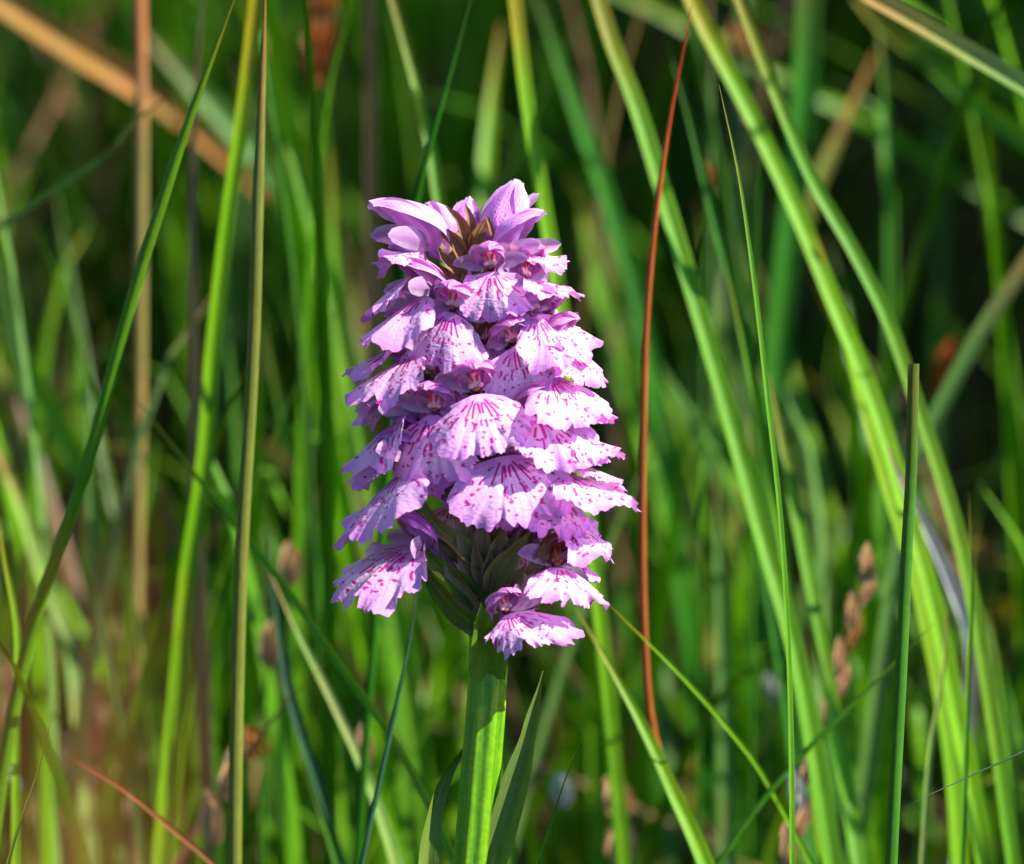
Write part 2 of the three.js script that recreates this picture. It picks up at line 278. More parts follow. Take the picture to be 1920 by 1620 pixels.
  B('grass_shoot', 'slim dark blade with sharp tip to the right of the orchid leaf', 'grass blade', COL.mid, [[1104, 1352], [1080, 1410], [1055, 1475], [1030, 1560], [1005, 1640]], [0.0, 0.0], [5, 12, 20, 24], { yaw: -0.6 });
  B('grass_shoot', 'dark green slender blade under the broad lime one at upper right', 'grass blade', COL.deep, [[1245, 60], [1290, 210], [1340, 410], [1380, 560], [1410, 700]], [0.1, 0.1], [18, 24, 26], {});
  B('grass_shoot', 'olive-lime blade tip between the sharp thin blade and the long green one', 'grass blade', COL.lime, [[1362, 500], [1385, 600], [1410, 720], [1440, 880], [1470, 1040]], [0.08, 0.08], [12, 24, 28], {});
  B('grass_shoot', 'blurred olive blade slanting right below the top right arching blades', 'grass blade', COL.olive, [[1645, 90], [1610, 170], [1570, 260], [1530, 350], [1500, 450]], [0.25, 0.24], [26, 34, 34], {});
  B('grass_shoot', 'thin upright dark green blade in the shade of the upper right', 'grass blade', COL.mid, [[1650, 20], [1662, 190], [1668, 400], [1668, 620], [1665, 900]], [0.2, 0.2], [16, 20, 22], { tip: false });
  B('dry_stalk', 'pale jointed dry stalk standing behind the red-brown stalk', 'dry stalk', COL.grey, [[1328, -30], [1328, 120], [1330, 350], [1332, 600], [1338, 900], [1350, 1200]], [0.15, 0.2], [14, 16, 14], { round: true, tip: false });
  B('grass_shoot', 'broad lime blade passing behind the upright cut stalk toward the bottom edge', 'grass blade', COL.lime, [[1530, 440], [1580, 610], [1620, 760], [1660, 900], [1720, 1100], [1780, 1400], [1800, 1640]], [0.09, 0.09], [24, 40, 44, 44], { yaw: 0.5 });
  B('grass_shoot', 'mid green blade at the lower right between thin pale blade and edge', 'grass blade', COL.green, [[1850, 1130], [1875, 1260], [1893, 1420], [1905, 1640]], [0.12, 0.12], [16, 28, 30], {});
  B('grass_shoot', 'lit green blade rising behind the dry seed stalk at lower right', 'grass blade', COL.green, [[1440, 700], [1470, 850], [1510, 1050], [1550, 1270], [1590, 1500], [1610, 1640]], [0.1, 0.08], [22, 36, 44, 44], { yaw: 0.4 });
  B('grass_shoot', 'shaded deep green blade behind the sharp thin lime blade near the bottom', 'grass blade', COL.deep, [[1410, 900], [1440, 1080], [1470, 1260], [1500, 1450], [1540, 1640]], [0.12, 0.12], [22, 40, 46], {});
  B('grass_shoot', 'grey-green upright blade behind the red-brown stalk at lower middle', 'grass blade', COL.grey, [[1345, 860], [1350, 1000], [1355, 1180], [1360, 1400], [1362, 1640]], [0.17, 0.17], [24, 36, 40], {});
  B('grass_shoot', 'wide pale blurred blade slanting behind the dry seed stalk', 'grass blade', COL.grey, [[1640, 900], [1580, 980], [1520, 1100], [1470, 1250]], [0.24, 0.24], [30, 46, 46], { yaw: 0.4 });
  B('grass_shoot', 'deep green blade falling from the upper middle to the red-brown stalk', 'grass blade', COL.deep, [[1000, -20], [1060, 150], [1130, 350], [1190, 560], [1230, 760]], [0.22, 0.22], [34, 46, 50], { yaw: 0.5 });
  B('grass_shoot', 'soft green blade falling behind the right flank of the orchid', 'grass blade', COL.green, [[1080, 330], [1120, 520], [1170, 700], [1230, 880], [1280, 1080]], [0.28, 0.28], [40, 60, 60], { yaw: 0.5 });
  B('grass_shoot', 'blurred green blade between the wide lime blade and the dark stalk left of the stem', 'grass blade', COL.green, [[720, 1080], [735, 1240], [760, 1400], [775, 1640]], [0.17, 0.17], [30, 44, 46], {});
  B('grass_shoot', 'blurred wide lime blade hidden partly by the left edge of the orchid stem', 'grass blade', COL.lime, [[850, 1100], [830, 1250], [815, 1400], [800, 1640]], [0.26, 0.26], [36, 56, 56], { yaw: 0.2 });
  // out-of-focus dead blades close to the lens, lower left
  for (const [l, x, y, m] of [['very blurred brown dead blade close to the lens at far lower left', 60, 860, COL.rust], ['very blurred brown dead blade near the lens beside the straw-brown stalk', 235, 800, COL.tan], ['faint blurred russet blade near the lens below the yellow-green blade', 330, 1080, COL.rust], ['widest blurred brown blade near the lens, second from the left corner', 140, 960, COL.tan], ['blurred dark red blade near the lens between two brown ones at lower left', 185, 1120, COL.rust]])
    B('dead_shoot', l, 'dead blade', m, [[x, y], [x + 14, y + 220], [x - 10, y + 430], [x - 40, 1660]], [-0.29, -0.30], [6, 52, 74], {});
}

// dry scraps, husks and seed heads hanging in the grass
function husk(len, wid, seed) {                                  // a pointed papery scale, hollow and creased
  const R = rng(seed), parts = [];
  for (let k = 0; k < 3; k++) {
    const o = (k - 1) * 0.22, b = 0.2 * (R() - 0.5);
    parts.push(strip([V(o * wid * 0.4, 0, 0), V(o * wid + b * wid, len * 0.4, wid * 0.22), V(o * wid * 0.8, len * 0.8, wid * 0.1), V(b * wid, len * (1 - 0.08 * k), 0)], (t) => wid * (0.25 + 2.6 * t * (1 - t) ** 1.1) * (k === 1 ? 1 : 0.7), 0.9, V(0.4 * (k - 1), 0, 1), { n: 12, wave: 0.3, seed: seed + k }));
  }
  return mergeGeometries(parts);
}
function scrap(name, label, category, mat, x, y, back, w, h, turn, seed, group) {
  const p = at(x, y + h / 2, back), s = K * (F + back) / F;
  const g = thing(name, label, category, p, group);
  mesh('husk', husk(h * s, w * s, seed), mat, g);
  const stem = at(x - 8, y + h / 2 + 60, back + 0.002).sub(p), foot = V(stem.x * 1.6, -p.y, stem.z);
  mesh('stalk', tube([V(0, h * s * 0.1, 0), stem, foot.clone().multiplyScalar(0.5).add(V(stem.x * 0.4, 0, 0)), foot], (t) => 0.00022 + 0.0003 * t, { n: 20, around: 6 }), COL.mid, g);
  g.children[0].rotation.z = turn;
}
scrap('dry_seed_head', 'pale brown dry husk beside the lower left petals of the orchid', 'seed head', COL.cream, 548, 1055, 0.12, 40, 84, 0.05, 3);
scrap('dry_seed_head', 'larger pinkish tan husk hanging right of the dark olive stalk', 'seed head', COL.cream, 503, 1205, 0.11, 44, 96, -0.1, 4);
scrap('dry_seed_head', 'orange-brown husk below the pinkish tan one', 'seed head', COL.orange, 495, 1385, 0.12, 50, 66, 0.5, 5);
scrap('dry_seed_head', 'whitish narrow husk left of the orchid stem behind the pale shining blade', 'seed head', COL.cream, 685, 1395, 0.11, 30, 90, 0.0, 6);
scrap('dry_seed_head', 'brownish husk just left of the olive stalk foot', 'seed head', COL.cream, 424, 1450, 0.09, 36, 110, -0.15, 7);
scrap('dry_seed_head', 'tan husk lowest of those by the olive stalk foot', 'seed head', COL.cream, 405, 1530, 0.09, 40, 110, 0.1, 8);
scrap('dry_seed_head', 'white husk low on the far left beside the long green stalk', 'seed head', COL.white, 38, 1440, 0.06, 24, 90, 0.3, 9);
scrap('dry_seed_head', 'small white blurred husk right of the orchid leaf', 'seed head', COL.white, 1053, 1480, 0.11, 38, 70, 0, 10);
scrap('dry_seed_head', 'brown husk under the broad yellow-green blade at the bottom', 'seed head', COL.cream, 1165, 1490, 0.12, 52, 90, 0.2, 11);
scrap('dry_seed_head', 'peach husk lowest right of the orchid stem', 'seed head', COL.cream, 1160, 1575, 0.11, 54, 90, -0.1, 12);
scrap('dry_seed_head', 'small grey-white husk left of the sharp thin lime blade', 'seed head', COL.white, 1455, 1290, 0.2, 30, 60, 0.2, 13);
scrap('yellow_leaf', 'blurred yellow leaf at the right edge', 'leaf', COL.yellow, 1880, 1215, 0.28, 70, 90, 1.2, 14);
scrap('yellow_leaf', 'smaller ochre leaf above the yellow leaf at the right edge', 'leaf', COL.yellow, 1915, 1150, 0.32, 50, 80, 0.6, 15);
scrap('dry_seed_head', 'pinkish brown blurred husk at right behind the fine brown-pointed stalk', 'seed head', COL.tan, 1855, 1040, 0.22, 46, 60, 0.3, 16);
scrap('dry_seed_head', 'red-brown blurred husk in the dark gap above the cut stalk', 'seed head', COL.rust, 1755, 690, 0.22, 44, 120, -0.25, 17);
scrap('dry_seed_head', 'orange-tan scale on the broad lime blade at upper right', 'seed head', COL.tan, 1430, 215, 0.11, 26, 100, 0.55, 18);
scrap('dry_seed_head', 'tan husk in the upper right behind the crossing pair of blades', 'seed head', COL.tan, 1418, 70, 0.3, 60, 90, 0.5, 19);
scrap('dry_seed_head', 'small brown bud on the pale jointed stalk', 'seed head', COL.tan, 1328, 330, 0.12, 22, 56, 0, 20);

function seedStalk(name, label, mat, pts, back, w, n, seed) {       // a stalk set with overlapping dry scales
  const R = rng(seed), P = pts.map(([x, y]) => at(x, y, back)), base = P[P.length - 1].clone();
  const g = thing(name, label, 'seed stalk', base), s = K * (F + back) / F;
  const c = new THREE.CatmullRomCurve3(P.map((q) => q.clone().sub(base)).reverse(), false, 'centripetal');
  mesh('stalk', tube([V(0.004, -base.y, -0.01), V(0.001, -base.y * 0.4, -0.004), ...c.getPoints(6)], () => 0.0004, { n: 30, around: 7 }), COL.mid, g);
  for (let i = 0; i < n; i++) {
    const m = mesh('spikelet', husk(w * s * 3.1, w * s * 0.9, seed + i), mat[i % mat.length], g);
    m.position.copy(c.getPointAt((i + 0.1) / n)); const t = c.getTangentAt((i + 0.1) / n);
    m.quaternion.setFromUnitVectors(V(0, 1, 0), t.add(V((i % 2 ? 1 : -1) * 0.18, 0, 0.1 * (R() - 0.5))).normalize());
  }
}
seedStalk('seed_stalk', 'brown and cream jointed seed stalk standing at lower right', [COL.cream, COL.cream, COL.cream, COL.tan], [[1632, 1060], [1608, 1140], [1585, 1220], [1565, 1300], [1548, 1370]], 0.09, 27, 7, 31);
seedStalk('seed_stalk', 'pinkish white dry seed stalk at the bottom beside the sharp thin lime blade', [COL.cream, COL.cream, COL.white], [[1512, 1430], [1500, 1500], [1488, 1580], [1478, 1640]], 0.08, 32, 4, 47);
seedStalk('seed_stalk', 'small red rush flower cluster blurred at the upper left', [COL.rust, COL.rust, COL.tan], [[606, 30], [602, 80], [598, 130], [606, 170]], 0.2, 34, 8, 53);


// the orchid: lengths inside a flower are photo pixels (K metres); its group is scaled by K
const lipTex = [];
for (let k = 0; k < 8; k++) {
  const R = rng(500 + k);
  lipTex.push(texture(512, 512, (c, w, h) => {
    // uv: x = 0.5 + across / 2.6 L, y = throat at the top
    const X = (a, r) => w * (0.5 + Math.sin(a) * r / 2.6), Y = (a, r) => h * (0.06 + Math.cos(a) * r / 1.35);
    c.fillStyle = '#df8ae0'; c.fillRect(0, 0, w, h);
    const g = c.createRadialGradient(X(0, 0.45), Y(0, 0.45), 10, X(0, 0.45), Y(0, 0.45), w * 0.46);
    g.addColorStop(0, '#fbe8f9'); g.addColorStop(0.4, '#f5d2f4'); g.addColorStop(0.72, '#eaaeea'); g.addColorStop(1, '#da88e0');
    c.fillStyle = g; c.fillRect(0, 0, w, h);
    c.lineCap = 'round'; c.lineJoin = 'round';
    for (let i = 0; i < 90; i++) {                                     // faint branching veins
      const a = (R() * 2 - 1) * 1.35; c.strokeStyle = `rgba(205,120,225,${0.16 + 0.18 * R()})`; c.lineWidth = 0.8 + 1.8 * R();
      c.beginPath(); c.moveTo(X(a * 0.8, 0.15), Y(a * 0.8, 0.15)); c.quadraticCurveTo(X(a * 0.95, 0.5), Y(a * 0.95, 0.5), X(a * (1 + 0.1 * R()), 1.05), Y(a, 1.05)); c.stroke();
    }
    const ink = () => `rgba(${178 + 26 * R() | 0},${8 + 14 * R() | 0},${112 + 30 * R() | 0},${0.86 + 0.14 * R()})`;
    const line = (a, r0, r1, lw, bow) => { for (const [wd, al] of [[2.4, 0.16], [1.6, 0.3], [1, 1]]) { c.globalAlpha = al; c.strokeStyle = ink(); c.lineWidth = lw * wd; c.beginPath(); c.moveTo(X(a, r0), Y(a, r0)); c.quadraticCurveTo(X(a + bow, (r0 + r1) / 2), Y(a + bow, (r0 + r1) / 2), X(a + bow * 0.3, r1), Y(a + bow * 0.3, r1)); c.stroke(); } c.globalAlpha = 1; };
    // two loops near the throat, then dashed rays, then dots
    for (const sd of [-1, 1]) {
      const rays = [0.1, 0.29, 0.5, 0.74, 1.0].map((a) => sd * (a + 0.12 * (R() - 0.5)));
      c.strokeStyle = ink(); c.lineWidth = 5.5;
      c.beginPath(); c.moveTo(X(rays[0], 0.34), Y(rays[0], 0.34)); c.quadraticCurveTo(X(rays[0] * 1.2, 0.13), Y(0, 0.12), X(rays[1] * 1.1, 0.20), Y(rays[1], 0.2)); c.lineTo(X(rays[1], 0.42), Y(rays[1], 0.42)); c.stroke();
      c.beginPath(); c.moveTo(X(rays[2] * 1.2, 0.14), Y(rays[2], 0.14)); c.lineTo(X(rays[2], 0.36 + 0.2 * R()), Y(rays[2], 0.46)); c.stroke();
      for (let q = 0; q < rays.length; q++) {
        let r = q < 3 ? 0.42 + 0.06 * R() : 0.22 + 0.08 * R();
        while (r < 0.88) {
          const l = r < 0.55 ? 0.06 + 0.13 * R() : (R() < 0.5 ? 0.012 : 0.05 * R() + 0.015), a = rays[q] + 0.07 * (R() - 0.5) + 0.05 * sd * (r - 0.4);
          if (R() < 0.78 - 0.8 * Math.max(0, r - 0.5)) line(a, r, r + l, 3.2 + 3.2 * R() * (r > 0.5 ? 1.15 : 0.8), (R() - 0.5) * 0.22);
          r += l + 0.08 + 0.11 * R();
        }
      }
    }
    for (let i = 0; i < 20; i++) { const a = (R() * 2 - 1) * 0.9, r = 0.42 + 0.42 * R(); line(a, r, r + 0.035 * R(), 3 + 4.5 * R() * R(), 0.12 * (R() - 0.5)); }
  }));
}
const petalTex = [0, 1].map((k) => pixels(128, 256, (u, v) => {
  const q = Math.abs(u - 0.5) * 2, vein = Math.max(0, Math.cos((u - 0.5) * Math.PI * 9)) ** 6 * (1 - q) * 0.10, m = 0.05 * noise2(u * 9, v * 14, 21 + k), rim = smooth(0.72, 1, q) + smooth(0.85, 1, v) * 0.7;
  return k === 0 ? [0.90 - vein + m * 0.6 + rim * 0.04, 0.55 - vein * 1.6 + m + rim * 0.16, 0.88 - vein * 0.7 + m * 0.6 + rim * 0.05]
    : [0.95 - vein * 0.6 + m * 0.4, 0.74 - vein + m + rim * 0.12, 0.96 - vein * 0.4 + m * 0.4];
}));
const sepalTex = [0, 1, 2].map((k) => { const R = rng(900 + k); return texture(128, 256, (c, w, h) => {
  const g = c.createLinearGradient(0, 0, w, 0); g.addColorStop(0, '#f6dffa'); g.addColorStop(0.5, '#e9b2ef'); g.addColorStop(1, '#f8e6fb'); c.fillStyle = g; c.fillRect(0, 0, w, h);
  for (let i = 0; i < 24; i++) { c.strokeStyle = `rgba(214,120,222,${0.12 * R()})`; c.lineWidth = 2; const x = w * R(); c.beginPath(); c.moveTo(x, 0); c.lineTo(w / 2 + (x - w / 2) * 0.7, h); c.stroke(); }
  c.fillStyle = 'rgba(186,20,120,0.85)';
  for (let i = 0; i < (k === 2 ? 0 : 7); i++) { c.beginPath(); c.ellipse(w * (0.25 + 0.5 * R()), h * (0.2 + 0.5 * R()), 3 + 9 * R(), 5 + 9 * R(), R() * 3, 0, 7); c.fill(); }
}); });
const soft = { roughness: 0.6, transmission: 0.38, thickness: 0, side: THREE.DoubleSide, specularIntensity: 0.45, sheen: 0.25, sheenRoughness: 0.5, sheenColor: new THREE.Color(1, 0.9, 1) };
const crinkle = pixels(256, 256, (u, v) => { const a = 0.5 + 0.28 * noise2(u * 40, v * 7, 41) + 0.22 * noise2(u * 70, v * 50, 43); return [a, a, a]; }, false);
const petalMat = (map, r = 1, g = 1, b = 1) => new THREE.MeshPhysicalMaterial({ ...soft, map, color: new THREE.Color().setRGB(r, g, b), bumpMap: crinkle, bumpScale: 0.00012 });
const lipMats = lipTex.map((t) => petalMat(t, 0.95, 0.81, 0.90)), lipPink = lipTex.map((t) => petalMat(t, 0.95, 0.66, 0.86));
const hoodMats = [petalMat(petalTex[0], 1.05, 0.98, 0.93), petalMat(petalTex[0], 0.92, 0.72, 0.92), petalMat(petalTex[0], 0.46, 0.20, 0.09), petalMat(petalTex[1], 0.96, 0.72, 0.92)];
const sepalMats = sepalTex.map((t) => petalMat(t, 0.97, 0.85, 0.92));
const spurMat = petalMat(petalTex[1], 0.86, 0.62, 0.9);
const flesh = (r, g, b, rough = 0.45) => new THREE.MeshPhysicalMaterial({ color: new THREE.Color().setRGB(r, g, b), roughness: rough, side: THREE.DoubleSide });
const columnMat = flesh(0.72, 0.36, 0.42), anther = flesh(0.55, 0.03, 0.05), brownFlesh = flesh(0.30, 0.07, 0.025), ovaryMat = leafMaterial(0.27, 0.20, 0.10, { through: 0.05, rough: 0.6 });
const bractGreen = leafMaterial(0.14, 0.22, 0.03, { through: 0.25 }), bractOlive = leafMaterial(0.23, 0.21, 0.06, { through: 0.2 }), bractBrown = leafMaterial(0.27, 0.13, 0.06, { through: 0.2 }), bractDark = leafMaterial(0.28, 0.20, 0.10, { through: 0.15 }), bractBright = leafMaterial(0.13, 0.27, 0.015, { through: 0.35 });

const stemX = (y) => y > 1270 ? lerp(916, 886, (y - 1270) / 350) : lerp(908, 916, (y - 420) / 850);
const ORCHID = (() => {
  const foot = at(872, 1900, 0.0); const base = V(foot.x - 0.004, 0, foot.z);
  return thing('orchid_plant', 'pink spotted orchid with a dense flower spike on a thick green stem', 'orchid', base);
})();
const OB = ORCHID.position;
const loc = (x, y, dz = 0) => at(x, y, -dz * K).sub(OB);        // dz in photo pixels towards the lens

// ---- lip: a broad three-lobed fan, frilled at its rim, bent down from the throat
function lipGeometry({ L = 115, wide = 1.25, drop = [25, 72], seed = 1, frill = 1, side = 0.3, mid = 1, lift = 0, skew = 0 }) {
  const Q = rng(seed * 131 + 5), k1 = 0.86 + 0.2 * Q(), k2 = 0.86 + 0.2 * Q(), off = (Q() - 0.5) * 0.16, wav = 0.7 + 0.7 * Q(), ph = Q() * 6.3;
  L *= 1.0; wide *= 1.17;
  const R = (u) => {
    const a = Math.abs(u); let r = 0.60 + 0.42 * Math.sin(Math.PI * clamp(a * 0.86 + 0.16, 0, 1)) ** 0.8;
    r *= 1 - 0.36 * smooth(0.72, 1, a);
    r *= lerp(1, u < 0 ? k1 - skew : k2 + skew, smooth(0.1, 0.5, a));
    const m = Math.abs(u - off);
    r -= (0.11 * Math.exp(-(((u - off - 0.2) / 0.05) ** 2)) + 0.08 * Math.exp(-(((u - off + 0.2) / 0.06) ** 2))) * mid;      // notches beside the middle lobe
    r += 0.09 * Math.exp(-((m / 0.1) ** 2)) * mid;
    return r + frill * 0.06 * noise1(u * 6 + 3, seed);
  };
  const tooth = (u) => frill * (0.03 * noise1(u * 11 + 1, seed + 2) + 0.030 * noise1(u * 26, seed + 5) + 0.014 * noise1(u * 60, seed + 6) - 0.025 * Math.exp(-((noise1(u * 12, seed + 31) / 0.22) ** 2)));
  const n = 30, zy = [[0, 0, 0]];                                             // the bent middle line
  for (let i = 1; i <= n; i++) { const t = (i - 0.5) / n * 1.15, d = D2R * lerp(drop[0], drop[1], Math.min(1, t ** 0.8)), p = zy[i - 1]; zy.push([p[0] + Math.cos(d) * L * 1.15 / n, p[1] - Math.sin(d) * L * 1.15 / n, d]); }
  const flat = (u, v) => { const U = u * 2 - 1, a = U * wide, r = (R(U) * v + tooth(U) * smooth(0.7, 1, v)) * L; return [Math.sin(a) * r + U * 9 * (1 - v), Math.cos(a) * r + 3, U]; };
  return grid(120, 32, (u, v) => {
    const [x, d0, U] = flat(u, v), d = Math.max(0, d0), f = clamp(d / (L * 1.15), 0, 0.999) * n, i = Math.floor(f), k = f - i, A = zy[i], B = zy[i + 1];
    let z = lerp(A[0], B[0], k), y = lerp(A[1], B[1], k); const dd = lerp(A[2], B[2], k);
    const pleat = wav * 5 * Math.sin(U * 6 + ph) * v ** 1.6 + frill * (11 * noise1(U * 4.5 + 2, seed + 11) * v ** 2.2 + 6.5 * noise1(U * 12, seed + 17) * v ** 4.5 + 3 * noise1(U * 27, seed + 19) * v ** 8) + 4 * Math.exp(-((U / 0.2) ** 2)) * v;
    const curl = -side * x * x / L + lift * Math.abs(x) * v;
    z += (pleat + curl) * Math.sin(dd); y += (pleat + curl) * Math.cos(dd);
    return V(x, y - 4, z + 6);
  }, (u, v) => { const [x, d] = flat(u, v); return [0.5 + x / (2.6 * L), 1 - (0.06 + d / (1.35 * L))]; });
}
function hoodGeometry(w, len, h, seed, blunt = 0.85) {                         // the helmet over the throat
  const c = new THREE.CatmullRomCurve3([V(0, h * 0.2, -16), V(0, h * 0.72, -13), V(0, h * 0.98, 4), V(0, h * 1.08, len * 0.42), V(0, h * 1.02, len * 0.8), V(0, h * 0.88, len)]);
  return grid(22, 22, (u, v) => {
    const s = u * 2 - 1, q = c.getPointAt(clamp(v, 0, 1)), ww = w * (0.5 + 0.62 * Math.sin(Math.PI * clamp(v * 0.75 + 0.12, 0, 1))) * (1 - blunt * smooth(0.78, 1, v));
    const th = s * lerp(1.9, 1.25, v), sag = 1 - Math.cos(th), crest = 2.2 * Math.exp(-((s / 0.12) ** 2));
    return V(Math.sin(th) * ww + 0.8 * noise1(v * 6, seed), q.y - sag * ww * 0.72 + crest, q.z - sag * 4 + 2.2 * noise1(s * 4 + v * 3, seed + 1));
  });
}
function petalGeometry(sd, len, wid, h, seed) {                   // the inner petals that flank the throat under the hood
  return strip([V(sd * 11, 0, -7), V(sd * 27, h * 0.30, -1), V(sd * 29, h * 0.68, len * 0.3), V(sd * 18, h * 0.98, len * 0.66), V(sd * 6, h * 1.0, len * 0.95)], (t) => wid * (0.35 + 2.7 * t * (1 - t)) * (1 - smooth(0.85, 1, t) * 0.7), 0.5, V(sd, -0.3, 0.35), { n: 16, across: 6, wave: 0.2, seed });
}
function sepalGeometry(sd, len, wid, lift, fwd, seed) {
  return strip([V(sd * 8, 4, -4), V(sd * (8 + len * 0.3), 6 + lift * 0.45, fwd * 0.2), V(sd * (8 + len * 0.7), 4 + lift * 0.95, fwd * 0.7), V(sd * (8 + len), lift * 0.9, fwd)], (t) => wid * (0.4 + 2.35 * t ** 0.8 * (1 - t)) * (1 - smooth(0.9, 1, t) * 0.8) + 1, 0.35, V(0, 0.25, 1), { n: 20, across: 6, twist: sd * 0.9, wave: 0.1, seed });
}
const columnGeo = (() => { const s = new THREE.SphereGeometry(1, 18, 14); s.scale(11, 15, 8); s.translate(0, 16, -2); const c = [-1, 1].map((sd) => { const q = new THREE.SphereGeometry(1, 12, 10); q.scale(5.5, 5, 4.5); q.translate(sd * 8, 9, 3); return q; }); return mergeGeometries([s, ...c]); })();
const antherGeo = mergeGeometries([-1, 1].map((sd) => { const s = new THREE.SphereGeometry(1, 10, 10); s.scale(2.7, 8.5, 2.8); s.rotateZ(sd * -0.22); s.translate(sd * 5, 23, 5); return s; }));
const throatGeo = (() => { const s = new THREE.SphereGeometry(6, 16, 10); s.scale(1.1, 0.6, 0.5); s.translate(0, 2.5, 4); return s; })();

function flower(o) {
  const { x, y, az, pitch = 0, roll = 0, s = 1, r = 88, seed, hood = true, lip = {}, pink = false, withered = false, sep = {}, sepals = [1, 1], ovary = true, hoodTint = 0 } = o;
  const g = new THREE.Group(); g.name = 'flower'; ORCHID.add(g);
  g.position.copy(loc(x, y, o.dz ?? r * Math.cos(az * D2R)));
  g.quaternion.copy(QCAM).multiply(new THREE.Quaternion().setFromEuler(new THREE.Euler((pitch + 12 * (hash(seed, 81) - 0.5)) * D2R, (az + 10 * (hash(seed, 82) - 0.5)) * D2R, (roll + 18 * (hash(seed, 83) - 0.5)) * D2R, 'YXZ')));
  g.scale.setScalar(K * s * 1.05);
  const R = rng(seed * 31 + 7), J = rng(seed * 57 + 3);
  if (lip) mesh('lip', lipGeometry({ seed, ...lip }), (pink ? lipPink : lipMats)[seed % 8], g);
  const hm = withered ? hoodMats[2] : hoodMats[hoodTint];
  if (hood) {
    const H = { w: 32, len: 48, h: 50, ...(o.hoodSize || {}) };
    mesh('hood', hoodGeometry(H.w, H.len, H.h, seed, o.blunt), hm, g);
    for (const sd of [-1, 1]) mesh('petal', petalGeometry(sd, H.len * 0.95, 24, H.h * 0.92, seed + sd), hm, g);
  }
  [-1, 1].forEach((sd, i) => { if (sepals[i]) mesh('sepal', sepalGeometry(sd, (sep.len ?? 66) * (0.9 + 0.2 * R()), (sep.wid ?? 30), (sep.lift ?? 18) + 14 * (R() - 0.5) + (sep.tilt ?? 0) * sd, (sep.fwd ?? 6) + 22 * (R() - 0.5), seed + 3 * sd), sepalMats[(seed + i) % 3], g); });
  mesh('column', columnGeo, withered ? brownFlesh : columnMat, g);
  mesh('anther', antherGeo, withered ? brownFlesh : anther, g);
  mesh('throat', throatGeo, brownFlesh, g);
  if (o.spur !== false) mesh('spur', tube([V(0, 0, 0), V(0, -4, -18), V(4, -22, -48), V(6, -50, -74)], (t) => 9.5 - 5.5 * t - 3 * smooth(0.9, 1, t), { n: 16, around: 10 }), spurMat, g);
  if (ovary) mesh('ovary', tube([V(0, 6, -8), V(0, 2, -30), V(0, -34, -r * 0.85), V(0, -80, -r * 1.02)], (t) => 6 + 6.5 * Math.sin(Math.PI * clamp(t * 0.9 + 0.05, 0, 1)), { n: 18, around: 14, ridge: 0.1, ridges: 3 }), ovaryMat, g);
  return g;
}
